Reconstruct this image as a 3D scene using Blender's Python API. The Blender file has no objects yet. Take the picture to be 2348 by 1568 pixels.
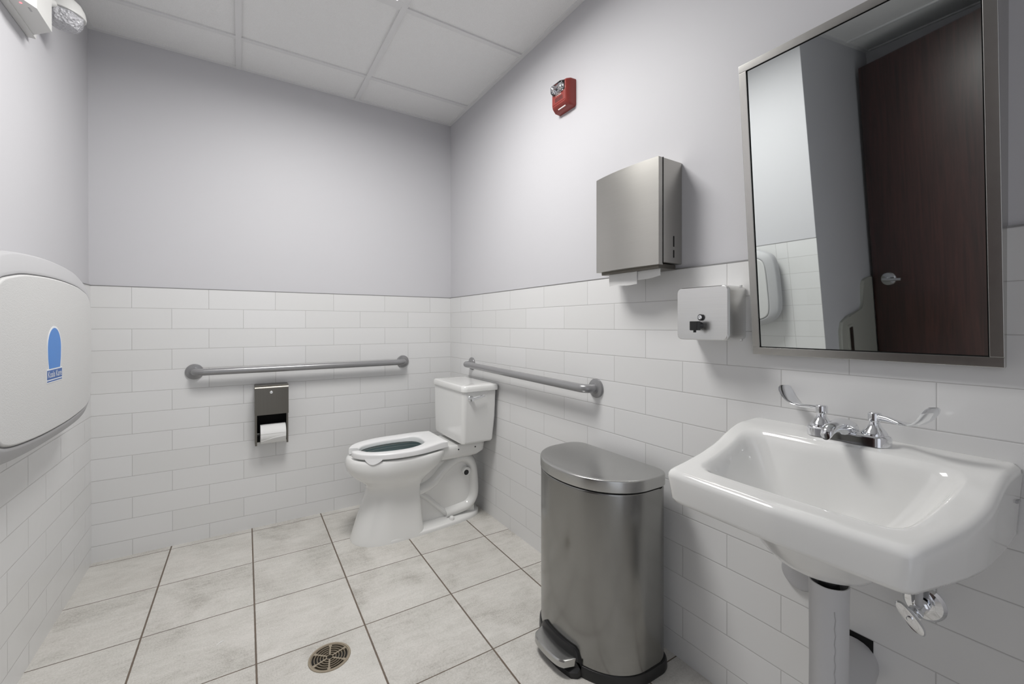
import bpy, bmesh, math, random
from mathutils import Vector, Matrix
random.seed(4)
S = bpy.context.scene
COL = S.collection
PI = math.pi

# ------------------------------------------------------------------ camera
F_PX = 981.16
YAW, PITCH, ROLL = -0.5675, -0.00327, -0.00089
cam_d = bpy.data.cameras.new('camera'); cam = bpy.data.objects.new('camera', cam_d); COL.objects.link(cam)
cam_d.sensor_width = 36.0; cam_d.sensor_fit = 'HORIZONTAL'
cam_d.lens = F_PX / 2348 * 36.0
cam_d.shift_y = -(784 - 747.34) / 2348
cam_d.clip_start = 0.02
cy_, sy_ = math.cos(YAW), math.sin(YAW)
fwd = Vector((-sy_*math.cos(PITCH), cy_*math.cos(PITCH), math.sin(PITCH)))
rt = Vector((cy_, sy_, 0)); up = rt.cross(fwd)
rt2 = rt*math.cos(ROLL) + up*math.sin(ROLL); up2 = -rt*math.sin(ROLL) + up*math.cos(ROLL)
cam.matrix_world = Matrix(((rt2.x, up2.x, -fwd.x, -1.2398), (rt2.y, up2.y, -fwd.y, -2.7461), (rt2.z, up2.z, -fwd.z, 1.1173), (0, 0, 0, 1)))
S.camera = cam
# ------------------------------------------------------------------ world, exposure
w = bpy.data.worlds.new('world'); S.world = w; w.use_nodes = True
w.node_tree.nodes['Background'].inputs[0].default_value = (0.9, 0.93, 1.0, 1)
w.node_tree.nodes['Background'].inputs[1].default_value = 0.85  # ambient fill, added to brighten the room through the doorway
S.view_settings.view_transform = 'Standard'; S.view_settings.look = 'None'
S.view_settings.gamma = 1.0; S.view_settings.use_curve_mapping = False
S.view_settings.exposure = 0.0
LIGHT_W = 24.0          # the ceiling light (prismatic lens: narrower than a bare panel)
LIGHT_SPREAD = 172

# ------------------------------------------------------------------ dimensions
H0, RH, TL = 1.3015, 0.10219, 0.3064
HC = 2.51
XL = -1.8257
YC = -1.55              # where the left wall ends
YF = -3.05

# ------------------------------------------------------------------ helpers
def link(name, me, mat=None, parent=None):
    o = bpy.data.objects.new(name, me); COL.objects.link(o)
    if mat is not None:
        for m in (mat if isinstance(mat, (list, tuple)) else [mat]): me.materials.append(m)
    if parent is not None:
        o.parent = parent
    return o
def wloc(o):
    v = Vector((0, 0, 0))
    while o is not None:
        v += o.location; o = o.parent
    return v
class MB:
    def __init__(s): s.bm = bmesh.new()
    def face(s, vs, mi=0):
        try:
            f = s.bm.faces.new(vs); f.material_index = mi; return f
        except ValueError: return None
    def box(s, x0, x1, y0, y1, z0, z1, bev=0.0, seg=2, mi=0, M=None):
        t = bmesh.new()
        bmesh.ops.create_cube(t, size=1.0)
        for v in t.verts:
            v.co = Vector(((x0+x1)/2 + v.co.x*(x1-x0), (y0+y1)/2 + v.co.y*(y1-y0), (z0+z1)/2 + v.co.z*(z1-z0)))
        if bev > 0: bmesh.ops.bevel(t, geom=t.edges[:], offset=bev, segments=seg, profile=0.5, affect='EDGES')
        if M is not None: bmesh.ops.transform(t, matrix=M, verts=t.verts[:])
        s.merge(t, mi)
        return s
    def merge(s, t, mi=0):
        mp = {v: s.bm.verts.new(v.co) for v in t.verts}
        for f in t.faces: s.face([mp[v] for v in f.verts], mi)
        t.free()
    def loft(s, rings, cap0=True, cap1=True, mi=0, closed=True, wrap=False):
        R = [[s.bm.verts.new(Vector(p)) for p in r] for r in rings]
        n = len(R[0]); rng = n if closed else n-1
        pairs = list(zip(R, R[1:])) + ([(R[-1], R[0])] if wrap else [])
        for a, b in pairs:
            for i in range(rng):
                j = (i+1) % n
                s.face([a[i], a[j], b[j], b[i]], mi)
        if cap0: s.face(list(reversed(R[0])), mi)
        if cap1: s.face(R[-1], mi)
        return R
    def tube(s, path, r, n=16, ref=(0, 0, 1), cap=True, mi=0, sx=1.0, sy=1.0):
        """r: number or list; sx/sy scale across/along the reference direction"""
        P = [Vector(p) for p in path]; rings = []
        ref = Vector(ref)
        for i, p in enumerate(P):
            t = (P[min(i+1, len(P)-1)] - P[max(i-1, 0)]).normalized()
            a = t.cross(ref)
            if a.length < 1e-4: a = t.cross(Vector((1, 0.1, 0)))
            a.normalize(); b = a.cross(t).normalized()
            rr = r[i] if isinstance(r, (list, tuple)) else r
            rings.append([p + a*(rr*sx*math.cos(2*PI*k/n)) + b*(rr*sy*math.sin(2*PI*k/n)) for k in range(n)])
        s.loft(rings, cap, cap, mi)
        return s
    def lathe(s, c, axis, prof, n=32, mi=0, cap=True):
        """prof: list of (radius, distance along axis)"""
        c = Vector(c); ax = Vector(axis).normalized()
        a = ax.cross(Vector((0, 0, 1)))
        if a.length < 1e-3: a = ax.cross(Vector((1, 0, 0)))
        a.normalize(); b = ax.cross(a)
        rings = [[c + ax*h + (a*math.cos(2*PI*k/n) + b*math.sin(2*PI*k/n))*r for k in range(n)] for r, h in prof]
        s.loft(rings, cap, cap, mi)
        return s
    def prism(s, pts, fn, a, b, bev=0.0, seg=2, mi=0):
        """pts 2D outline; fn(u,v,w) -> 3D; from w=a to w=b"""
        t = bmesh.new()
        A = [t.verts.new(Vector(fn(u, v, a))) for u, v in pts]; B_ = [t.verts.new(Vector(fn(u, v, b))) for u, v in pts]
        n = len(pts)
        t.faces.new(list(reversed(A))); top = t.faces.new(B_)
        for i in range(n): t.faces.new([A[i], A[(i+1) % n], B_[(i+1) % n], B_[i]])
        if bev > 0:
            bmesh.ops.bevel(t, geom=list(top.edges), offset=bev, segments=seg, profile=0.5, affect='EDGES')
        s.merge(t, mi)
        return s
    def build(s, name, mat, parent=None, smooth=35):
        bmesh.ops.recalc_face_normals(s.bm, faces=s.bm.faces[:])
        off = wloc(parent) if parent is not None else Vector((0, 0, 0))
        if off.length > 0: bmesh.ops.translate(s.bm, verts=s.bm.verts[:], vec=-off)
        me = bpy.data.meshes.new(name); s.bm.to_mesh(me); s.bm.free()
        o = link(name, me, mat, parent)
        if smooth:
            for p in me.polygons: p.use_smooth = True
            me.set_sharp_from_angle(angle=math.radians(smooth))
            wn = o.modifiers.new('weighted_normals', 'WEIGHTED_NORMAL'); wn.keep_sharp = True; wn.weight = 60
        return o
def empty(name, loc, label, cat, group=None):
    o = bpy.data.objects.new(name, None); COL.objects.link(o); o.location = loc; o.empty_display_size = 0.05
    o['label'] = label; o['category'] = cat
    if group: o['group'] = group
    return o
def struct(name, mb, mat, smooth=0):
    o = mb.build(name, mat, None, smooth); o['kind'] = 'structure'; return o
def catmull(pts, n=8, closed=True):
    out = []; N = len(pts)
    rng = N if closed else N-1
    for i in range(rng):
        g = (lambda k: Vector(pts[k % N])) if closed else (lambda k: Vector(pts[max(0, min(N-1, k))]))
        p0, p1, p2, p3 = g(i-1), g(i), g(i+1), g(i+2)
        for k in range(n):
            t = k/n
            out.append(0.5*((2*p1) + (p2-p0)*t + (2*p0-5*p1+4*p2-p3)*t*t + (3*p1-p0-3*p2+p3)*t**3))
    if not closed: out.append(Vector(pts[-1]))
    return out
def rrect(u0, u1, v0, v1, r, n=6):
    """rounded rectangle outline; r number or 4 radii (u1v1, u0v1, u0v0, u1v0)"""
    rs = r if isinstance(r, (list, tuple)) else [r]*4
    out = []
    for (cu, cv, a0), q in zip(((u1, v1, 0), (u0, v1, 90), (u0, v0, 180), (u1, v0, 270)), rs):
        su = -1 if cu == u1 else 1; sv = -1 if cv == v1 else 1
        for k in range(n+1):
            a = math.radians(a0 + 90*k/n)
            out.append((cu + su*q + q*math.cos(a), cv + sv*q + q*math.sin(a)))
    return out
def lerp(a, b, t): return a + (b-a)*t
def ss(a, b, x):
    t = max(0, min(1, (x-a)/(b-a))); return t*t*(3-2*t)
def text_mesh(body, size, extrude=0.0, align='CENTER', shear=0.0):
    cu = bpy.data.curves.new('lettering', 'FONT'); cu.body = body; cu.size = size; cu.extrude = extrude
    cu.align_x = align; cu.align_y = 'CENTER'; cu.shear = shear
    o = bpy.data.objects.new('lettering', cu); COL.objects.link(o)
    dg = bpy.context.evaluated_depsgraph_get(); dg.update()
    me = bpy.data.meshes.new_from_object(o.evaluated_get(dg))
    bpy.data.objects.remove(o); bpy.data.curves.remove(cu)
    me.materials.clear()
    return me
def text_obj(name, body, size, ex, fn, mat, parent, shear=0.0, sxy=(1, 1)):
    me = text_mesh(body, size, ex, shear=shear)
    off = wloc(parent)
    for v in me.vertices: v.co = Vector(fn(v.co.x*sxy[0], v.co.y*sxy[1], v.co.z)) - off
    return link(name, me, mat, parent)

# ------------------------------------------------------------------ materials
def srgb(r, g, b):
    f = lambda c: (c/255/12.92) if c/255 <= 0.04045 else ((c/255+0.055)/1.055)**2.4
    return (f(r), f(g), f(b), 1)
def newmat(name):
    m = bpy.data.materials.new(name); m.use_nodes = True
    return m, m.node_tree, m.node_tree.nodes['Principled BSDF']
class NT:
    def __init__(s, nt): s.nt = nt
    def inp(s, sock, v):
        if isinstance(v, bpy.types.NodeSocket): s.nt.links.new(v, sock)
        else: sock.default_value = v
    def m(s, op, a, b=0.0, c=None, clamp=False):
        n = s.nt.nodes.new('ShaderNodeMath'); n.operation = op; n.use_clamp = clamp
        s.inp(n.inputs[0], a); s.inp(n.inputs[1], b)
        if c is not None: s.inp(n.inputs[2], c)
        return n.outputs[0]
    def ramp(s, x, a, b, lo=0.0, hi=1.0):
        n = s.nt.nodes.new('ShaderNodeMapRange'); n.interpolation_type = 'SMOOTHSTEP'
        s.inp(n.inputs['Value'], x); n.inputs['From Min'].default_value = a; n.inputs['From Max'].default_value = b
        n.inputs['To Min'].default_value = lo; n.inputs['To Max'].default_value = hi
        return n.outputs[0]
    def mix(s, f, a, b):
        n = s.nt.nodes.new('ShaderNodeMix'); n.data_type = 'RGBA'
        s.inp(n.inputs['Factor'], f); s.inp(n.inputs['A'], a); s.inp(n.inputs['B'], b)
        return n.outputs['Result']
    def noise(s, vec, scale, detail=4, rough=0.5, fac=True, dist=0.0):
        n = s.nt.nodes.new('ShaderNodeTexNoise'); s.inp(n.inputs['Vector'], vec)
        n.inputs['Scale'].default_value = scale; n.inputs['Detail'].default_value = detail; n.inputs['Roughness'].default_value = rough
        n.inputs['Distortion'].default_value = dist
        return n.outputs['Fac'] if fac else n.outputs['Color']
    def obj(s):
        n = s.nt.nodes.new('ShaderNodeTexCoord'); return n.outputs['Object']
    def xyz(s, v):
        n = s.nt.nodes.new('ShaderNodeSeparateXYZ'); s.inp(n.inputs[0], v); return n.outputs
    def comb(s, x, y, z):
        n = s.nt.nodes.new('ShaderNodeCombineXYZ')
        for k, v in enumerate((x, y, z)): s.inp(n.inputs[k], v)
        return n.outputs[0]
    def white(s, v):
        n = s.nt.nodes.new('ShaderNodeTexWhiteNoise'); n.noise_dimensions = '3D'; s.inp(n.inputs['Vector'], v); return n.outputs['Value']
    def bump(s, h, dist, strength=1.0, normal=None):
        n = s.nt.nodes.new('ShaderNodeBump'); s.inp(n.inputs['Height'], h); n.inputs['Distance'].default_value = dist
        n.inputs['Strength'].default_value = strength
        if normal is not None: s.inp(n.inputs['Normal'], normal)
        return n.outputs[0]
def simple(name, col, rough=0.5, metal=0.0, spec=0.5, bump=0.0, bscale=200, coat=0.0, var=0.0):
    m, nt, p = newmat(name); N = NT(nt)
    p.inputs['Base Color'].default_value = col; p.inputs['Roughness'].default_value = rough
    p.inputs['Metallic'].default_value = metal; p.inputs['Specular IOR Level'].default_value = spec
    p.inputs['Coat Weight'].default_value = coat; p.inputs['Coat Roughness'].default_value = 0.08
    if bump > 0: nt.links.new(N.bump(N.noise(N.obj(), bscale, 4), bump), p.inputs['Normal'])
    if var > 0:
        f = N.noise(N.obj(), 6, 3)
        nt.links.new(N.mix(N.m('MULTIPLY', f, var), col, (col[0]*.6, col[1]*.6, col[2]*.6, 1)), p.inputs['Base Color'])
    return m
def steel(name, col, rough, stretch, amp=0.0004, aniso=0.0, var=0.15, rv=0.12):
    """brushed metal; stretch = coordinate scale per axis (small along the grain)"""
    m, nt, p = newmat(name); N = NT(nt)
    p.inputs['Metallic'].default_value = 1.0
    mp = nt.nodes.new('ShaderNodeMapping'); nt.links.new(N.obj(), mp.inputs['Vector']); mp.inputs['Scale'].default_value = stretch
    f = N.noise(mp.outputs[0], 1.0, 5, 0.6)
    nt.links.new(N.mix(f, (col[0]*(1-var), col[1]*(1-var), col[2]*(1-var), 1), (min(1, col[0]*(1+var)), min(1, col[1]*(1+var)), min(1, col[2]*(1+var)), 1)), p.inputs['Base Color'])
    sm = N.noise(N.obj(), 5.0, 3)
    nt.links.new(N.m('ADD', N.m('MULTIPLY', f, rv), N.m('ADD', N.m('MULTIPLY', sm, rv*0.8), rough-0.9*rv)), p.inputs['Roughness'])
    if amp > 0: nt.links.new(N.bump(f, amp), p.inputs['Normal'])
    if aniso:
        p.inputs['Anisotropic'].default_value = aniso
        tg = nt.nodes.new('ShaderNodeTangent'); tg.direction_type = 'RADIAL'; tg.axis = 'Z'
        nt.links.new(tg.outputs[0], p.inputs['Tangent'])
    return m
def tile_mat(name, axis, u0, left=False):
    m, nt, p = newmat(name); N = NT(nt)
    o = N.xyz(N.obj()); u = o[axis]; z = o[2]
    r = N.m('DIVIDE', N.m('SUBTRACT', H0, z), RH); ri = N.m('FLOOR', r); fr = N.m('SUBTRACT', r, ri)
    uu = N.m('ADD', N.m('DIVIDE', N.m('SUBTRACT', u, u0), TL), N.m('MULTIPLY', N.m('MODULO', ri, 2.0), 0.5))
    ui = N.m('FLOOR', uu); fu = N.m('SUBTRACT', uu, ui)
    dv = N.m('MULTIPLY', N.m('MINIMUM', fr, N.m('SUBTRACT', 1.0, fr)), RH)
    du = N.m('MULTIPLY', N.m('MINIMUM', fu, N.m('SUBTRACT', 1.0, fu)), TL)
    if left:
        du = N.m('ADD', du, N.m('MULTIPLY', N.m('LESS_THAN', u, -1.39), 1.0))
        du = N.m('MINIMUM', du, N.m('ABSOLUTE', N.m('ADD', u, 1.39)))
    d = N.m('MINIMUM', du, dv)
    g = N.ramp(d, 0.0006, 0.0014)
    rnd = N.white(N.comb(ui, ri, float(axis)))
    tone = N.mix(rnd, (0.72, 0.72, 0.715, 1), (0.745, 0.745, 0.745, 1))
    nt.links.new(N.mix(g, (0.48, 0.475, 0.47, 1), tone), p.inputs['Base Color'])
    nt.links.new(N.m('SUBTRACT', 0.75, N.m('MULTIPLY', g, 0.55)), p.inputs['Roughness'])
    p.inputs['Specular IOR Level'].default_value = 0.5
    wav = N.noise(N.comb(N.m('ADD', u, N.m('MULTIPLY', rnd, 9.0)), z, rnd), 14.0, 2)
    hgt = N.m('ADD', N.ramp(d, 0.0004, 0.0030), N.m('MULTIPLY', wav, 0.9))
    nt.links.new(N.bump(hgt, 0.0007, 0.6), p.inputs['Normal'])
    return m
def floor_mat():
    m, nt, p = newmat('floor_stone_tile'); N = NT(nt)
    o = N.xyz(N.obj()); fa = -0.01075; ca, sa = math.cos(fa), math.sin(fa)
    X = N.m('SUBTRACT', o[0], -1.53098); Y = N.m('SUBTRACT', o[1], -0.03977)
    a = N.m('DIVIDE', N.m('ADD', N.m('MULTIPLY', X, ca), N.m('MULTIPLY', Y, sa)), 0.34715)
    b = N.m('DIVIDE', N.m('SUBTRACT', N.m('MULTIPLY', Y, ca), N.m('MULTIPLY', X, sa)), 0.35477)
    ai = N.m('FLOOR', a); bi = N.m('FLOOR', b); fa_ = N.m('SUBTRACT', a, ai); fb = N.m('SUBTRACT', b, bi)
    da = N.m('MULTIPLY', N.m('MINIMUM', fa_, N.m('SUBTRACT', 1.0, fa_)), 0.34715)
    db = N.m('MULTIPLY', N.m('MINIMUM', fb, N.m('SUBTRACT', 1.0, fb)), 0.35477)
    wob = N.m('MULTIPLY', N.m('SUBTRACT', N.noise(N.obj(), 60, 3), 0.5), 0.0012)
    ga = N.ramp(N.m('ADD', da, wob), 0.0024, 0.0034); gb = N.ramp(N.m('ADD', db, wob), 0.0015, 0.0023)
    g = N.m('MULTIPLY', ga, gb)
    rnd = N.white(N.comb(ai, bi, 3.0)); rnd2 = N.white(N.comb(bi, ai, 7.0))
    vx = N.m('ADD', o[0], N.m('MULTIPLY', rnd, 13.0)); vy = N.m('ADD', o[1], N.m('MULTIPLY', rnd2, 11.0))
    big = N.noise(N.comb(vx, vy, rnd), 5.0, 5, 0.6, dist=0.4)
    streak = N.noise(N.comb(N.m('MULTIPLY', vx, 9.0), N.m('MULTIPLY', vy, 42.0), rnd), 1.0, 5, 0.65, dist=0.8)
    fine = N.noise(N.comb(vx, vy, rnd), 210.0, 4, 0.75)
    patch = N.ramp(N.noise(N.comb(vx, vy, rnd2), 3.6, 4, 0.6, dist=0.6), 0.52, 0.74)
    t = N.m('SUBTRACT', N.m('ADD', N.m('MULTIPLY', big, 0.36), N.m('ADD', N.m('MULTIPLY', streak, 0.22), N.m('ADD', N.m('MULTIPLY', fine, 0.44), N.m('MULTIPLY', rnd, 0.02)))), N.m('MULTIPLY', patch, 0.09))
    cr = nt.nodes.new('ShaderNodeValToRGB'); nt.links.new(t, cr.inputs[0])
    el = cr.color_ramp.elements; el[0].position = 0.34; el[0].color = srgb(158, 154, 147)
    el[1].position = 0.62; el[1].color = srgb(218, 215, 210)
    e = el.new(0.48); e.color = srgb(199, 196, 190)
    tint = N.mix(N.m('MULTIPLY', N.noise(N.comb(vx, vy, 5.0), 4.0, 3), 0.5), (1.0, 0.99, 0.99, 1), (0.93, 0.97, 0.96, 1))
    mul = nt.nodes.new('ShaderNodeMix'); mul.data_type = 'RGBA'; mul.blend_type = 'MULTIPLY'; mul.inputs['Factor'].default_value = 1
    nt.links.new(cr.outputs[0], mul.inputs['A']); nt.links.new(tint, mul.inputs['B'])
    gcol = N.mix(N.noise(N.obj(), 9, 3), srgb(122, 108, 94), srgb(98, 90, 84))
    nt.links.new(N.mix(g, gcol, mul.outputs['Result']), p.inputs['Base Color'])
    nt.links.new(N.m('SUBTRACT', 0.85, N.m('MULTIPLY', g, 0.36)), p.inputs['Roughness'])
    h = N.m('ADD', N.m('MULTIPLY', g, 1.0), N.m('MULTIPLY', fine, 0.18))
    nt.links.new(N.bump(h, 0.0015, 0.7), p.inputs['Normal'])
    return m
def paint_mat(name, col):
    m, nt, p = newmat(name); N = NT(nt)
    f = N.noise(N.obj(), 2.0, 3)
    nt.links.new(N.mix(f, col, (col[0]*0.97, col[1]*0.97, col[2]*0.975, 1)), p.inputs['Base Color'])
    p.inputs['Roughness'].default_value = 0.55; p.inputs['Specular IOR Level'].default_value = 0.35
    nt.links.new(N.bump(N.noise(N.obj(), 260, 3), 0.0003, 0.4), p.inputs['Normal'])
    return m
def ceil_mat():
    m, nt, p = newmat('ceiling_board'); N = NT(nt)
    f = N.noise(N.obj(), 30, 5, 0.7); g = N.noise(N.obj(), 420, 2, 0.6)
    nt.links.new(N.mix(N.ramp(g, 0.35, 0.75), N.mix(f, (0.86, 0.86, 0.855, 1), (0.90, 0.90, 0.895, 1)), (0.80, 0.80, 0.795, 1)), p.inputs['Base Color'])
    p.inputs['Roughness'].default_value = 0.95; p.inputs['Specular IOR Level'].default_value = 0.1
    nt.links.new(N.bump(N.m('ADD', g, f), 0.0016, 0.7), p.inputs['Normal'])
    return m
def wood_mat():
    m, nt, p = newmat('dark_varnished_wood'); N = NT(nt)
    mp = nt.nodes.new('ShaderNodeMapping'); nt.links.new(N.obj(), mp.inputs['Vector']); mp.inputs['Scale'].default_value = (26, 26, 1.2)
    f = N.noise(mp.outputs[0], 1.6, 6, 0.65, dist=1.2)
    cr = nt.nodes.new('ShaderNodeValToRGB'); nt.links.new(f, cr.inputs[0])
    el = cr.color_ramp.elements; el[0].position = 0.3; el[0].color = srgb(36, 20, 18); el[1].position = 0.75; el[1].color = srgb(74, 44, 39)
    nt.links.new(cr.outputs[0], p.inputs['Base Color'])
    p.inputs['Roughness'].default_value = 0.36; p.inputs['Coat Weight'].default_value = 1.0; p.inputs['Coat Roughness'].default_value = 0.30
    nt.links.new(N.bump(f, 0.0004, 0.6), p.inputs['Normal'])
    return m

M_PAINT = paint_mat('wall_paint', (0.60, 0.597, 0.617, 1))
M_CEIL = ceil_mat(); M_FLOOR = floor_mat()
M_TB = tile_mat('tile_back', 0, -1.68045); M_TR = tile_mat('tile_right', 1, -0.78146); M_TL = tile_mat('tile_left', 1, -0.708, True)
M_EDGE = simple('tile_edge_metal', (0.33, 0.33, 0.33, 1), 0.4, 0.6)
M_GRID = simple('ceiling_grid_white', (0.76, 0.76, 0.76, 1), 0.45)
M_CHINA = simple('vitreous_china', (0.80, 0.80, 0.785, 1), 0.08, coat=0.6)
M_SEAT = simple('seat_plastic', (0.84, 0.84, 0.84, 1), 0.22)
M_BOWLIN = simple('grey_teal_glaze', (0.30, 0.37, 0.37, 1), 0.12, coat=0.5)  # inner bowl wall: darker grey-teal than the outer china
M_WATER = simple('tinted_water', (0.20, 0.28, 0.28, 1), 0.03)
M_CHROME = simple('chrome', (0.82, 0.83, 0.85, 1), 0.06, 1.0)
M_BAR = simple('grab_bar_coating', (0.30, 0.30, 0.305, 1), 0.26, 0.35, bump=0.00006, bscale=600)
M_STEEL_T = steel('brushed_steel_cover', (0.50, 0.49, 0.46, 1), 0.34, (3, 8, 400), amp=0.00002, var=0.04, rv=0.06)
M_STEEL_S = steel('brushed_steel_soap', (0.80, 0.80, 0.79, 1), 0.30, (400, 4, 500), amp=0.00003, var=0.06, rv=0.08)
M_STEEL_C = steel('brushed_steel_can', (0.30, 0.30, 0.29, 1), 0.20, (2, 2, 700), amp=0.0, aniso=0.6, var=0.05, rv=0.03)
M_STEEL_L = steel('brushed_steel_lid', (0.50, 0.50, 0.49, 1), 0.25, (500, 3, 500), amp=0.0, var=0.05, rv=0.04)
M_STEEL_D = steel('brushed_steel_dark', (0.17, 0.16, 0.14, 1), 0.33, (200, 200, 4), amp=0.00005, var=0.08)
M_STEEL_M = steel('mirror_frame_steel', (0.50, 0.49, 0.47, 1), 0.25, (60, 60, 60), amp=0.0, var=0.04, rv=0.03)
M_BLACK = simple('black_plastic', (0.012, 0.012, 0.013, 1), 0.38, bump=0.0001, bscale=500)
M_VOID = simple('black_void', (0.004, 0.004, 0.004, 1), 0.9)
M_GLASS = simple('mirror_silver', (0.80, 0.835, 0.825, 1), 0.015, 1.0)
M_PLAS = simple('grey_white_plastic', (0.46, 0.46, 0.47, 1), 0.5, bump=0.0002, bscale=300)
M_PLAS2 = simple('granular_light_plastic', (0.62, 0.62, 0.615, 1), 0.5, bump=0.0005, bscale=350, var=0.06)
M_PAPER = simple('paper', (0.80, 0.80, 0.79, 1), 0.9, bump=0.0003, bscale=400)
M_RED = simple('red_plastic', srgb(140, 54, 48), 0.4)
M_REDD = simple('dark_slot', (0.03, 0.008, 0.008, 1), 0.6)
M_WHITE = simple('white_print', (0.78, 0.72, 0.70, 1), 0.5)
M_BRASS = simple('worn_nickel_bronze', srgb(176, 164, 145), 0.38, 0.55, bump=0.0003, bscale=120, var=0.5)
M_WOOD = wood_mat()
M_PVC = simple('white_vinyl_cover', (0.60, 0.60, 0.61, 1), 0.45, bump=0.0006, bscale=45)
M_BEIGE = simple('grey_moulded_plastic', (0.40, 0.40, 0.36, 1), 0.45)
M_LITE = simple('fixture_white', (0.66, 0.66, 0.645, 1), 0.4)
M_BLUE = simple('blue_print', srgb(60, 128, 205), 0.4)
M_BLUE2 = simple('navy_print', srgb(44, 92, 160), 0.4)
M_STW = simple('sticker_white', (0.80, 0.81, 0.83, 1), 0.4)
def glass_mat(name, rough, bumpd=0.0, scale=100):
    m, nt, p = newmat(name); N = NT(nt)
    p.inputs['Base Color'].default_value = (0.95, 0.96, 0.97, 1); p.inputs['Roughness'].default_value = rough
    p.inputs['Transmission Weight'].default_value = 1.0; p.inputs['IOR'].default_value = 1.46
    if bumpd:
        v = nt.nodes.new('ShaderNodeTexVoronoi'); nt.links.new(N.obj(), v.inputs['Vector']); v.inputs['Scale'].default_value = scale
        nt.links.new(N.bump(v.outputs['Distance'], bumpd), p.inputs['Normal'])
    return m
M_LENS = glass_mat('prismatic_lens', 0.12, 0.006, 120)
M_LENS.node_tree.nodes['Principled BSDF'].inputs['Transmission Weight'].default_value = 0.35
M_LENS.node_tree.nodes['Principled BSDF'].inputs['Base Color'].default_value = (0.80, 0.80, 0.84, 1)
M_CLEAR = glass_mat('clear_lens', 0.02)
def emis(name, col, s):
    m, nt, p = newmat(name); p.inputs['Emission Color'].default_value = col; p.inputs['Emission Strength'].default_value = s
    p.inputs['Base Color'].default_value = (0.8, 0.8, 0.8, 1)
    return m
M_DIFF = emis('light_diffuser', (1.0, 0.985, 0.965, 1), 6.0)
M_LED = emis('red_indicator', (1.0, 0.02, 0.08, 1), 1.0)

# ------------------------------------------------------------------ the room
DR = (-0.986, -1.205, 0.0665)      # floor drain
def room():
    b = MB()                        # floor with the drain's round hole
    x0, x1, y0, y1 = -3.0, 0.1, YF-0.1, 0.1
    s_ = 0.12; cx, cy, r = DR; n = 64
    sq = []; ci = []
    for k in range(n):
        a = 2*PI*k/n; c, q = math.cos(a), math.sin(a); mx = max(abs(c), abs(q))
        sq.append((cx + s_*c/mx, cy + s_*q/mx, 0)); ci.append((cx + r*c, cy + r*q, 0))
    b.loft([sq, ci], False, False)
    low = [(p[0], p[1], -0.12) for p in ci]
    b.loft([ci, low], False, False)
    for (a0, a1, c0, c1) in ((x0, cx-s_, y0, y1), (cx+s_, x1, y0, y1), (cx-s_, cx+s_, y0, cy-s_), (cx-s_, cx+s_, cy+s_, y1)):
        v = [b.bm.verts.new(p) for p in ((a0, c0, 0), (a1, c0, 0), (a1, c1, 0), (a0, c1, 0))]; b.face(v)
    o = struct('floor', b, M_FLOOR)
    for p in o.data.polygons:
        if p.normal.z < -0.5: pass
    T = 0.12; g = 0.008
    struct('ceiling', MB().box(-3.0, 0.12, YF-0.1, 0.12, HC, HC+0.08), M_CEIL)
    struct('wall_back', MB().box(XL-g-T, 0.12, g, g+T, 0, HC), M_PAINT)
    struct('wall_right', MB().box(g, g+T, YF, g, 0, HC), M_PAINT)
    struct('wall_left', MB().box(XL-1.01, XL-g, YC, g, 0, HC), M_PAINT)       # thick mass: its end face is the alcove side
    struct('wall_alcove', MB().box(-2.95, -2.83, -2.55, YC, 0, HC), M_PAINT)
    struct('wall_stub', MB().box(-2.95, -2.30, YF, -2.50, 0, HC), M_PAINT)
    # front wall with the open doorway the photograph was taken from
    struct('wall_front', MB().box(-0.72, 0.12, YF-T, YF, 0, HC).box(-2.30, -1.75, YF-T, YF, 0, HC).box(-1.75, -0.72, YF-T, YF, 2.13, HC), M_PAINT)
    struct('wall_tile_back', MB().box(XL, 0.0, 0.0, g, 0, H0), M_TB)
    struct('wall_tile_right', MB().box(0.0, g, YF, 0.0, 0, H0), M_TR)
    struct('wall_tile_left', MB().box(XL-g, XL, YC-0.004, 0.0, 0, H0), M_TL)
    struct('trim_1', MB().box(XL-0.0, 0.001, -0.0012, g, H0, H0+0.0035), M_EDGE)
    struct('trim_2', MB().box(-0.0012, g, YF, 0.0, H0, H0+0.0035), M_EDGE)
    struct('trim_3', MB().box(XL-g, XL+0.0012, YC-0.004, 0.0, H0, H0+0.0035), M_EDGE)
    # suspended ceiling: tees and wall angle
    t = MB(); hw = 0.0125; z0, z1 = HC-0.009, HC+0.001
    for x in (-0.6265, -1.2395): t.box(x-hw, x+hw, YF, g, z0, z1)
    t.box(-1.8525-hw, -1.8525+hw, -2.5, YC, z0, z1); t.box(-2.462-hw, -2.462+hw, -2.5, YC, z0, z1)
    struct('trim_4', t, M_GRID)
    t = MB(); yy = -0.286
    while yy > YF:
        t.box(-2.83 if yy < YC else XL, g, yy-hw, yy+hw, z0+0.0015, z1); yy -= 0.6155
    struct('trim_5', t, M_GRID)
    a = 0.021
    t = MB()
    t.box(XL-g, g, g-a, g, z0+0.0007, z1).box(g-a, g, YF, g-a, z0+0.0007, z1).box(XL-g, XL-g+a, YC, g-a, z0+0.0007, z1)
    t.box(-2.83+a, XL-g, YC-a, YC, z0+0.0007, z1).box(-2.83, -2.83+a, -2.5, YC, z0+0.0007, z1)
    struct('trim_6', t, M_GRID)
room()

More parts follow.
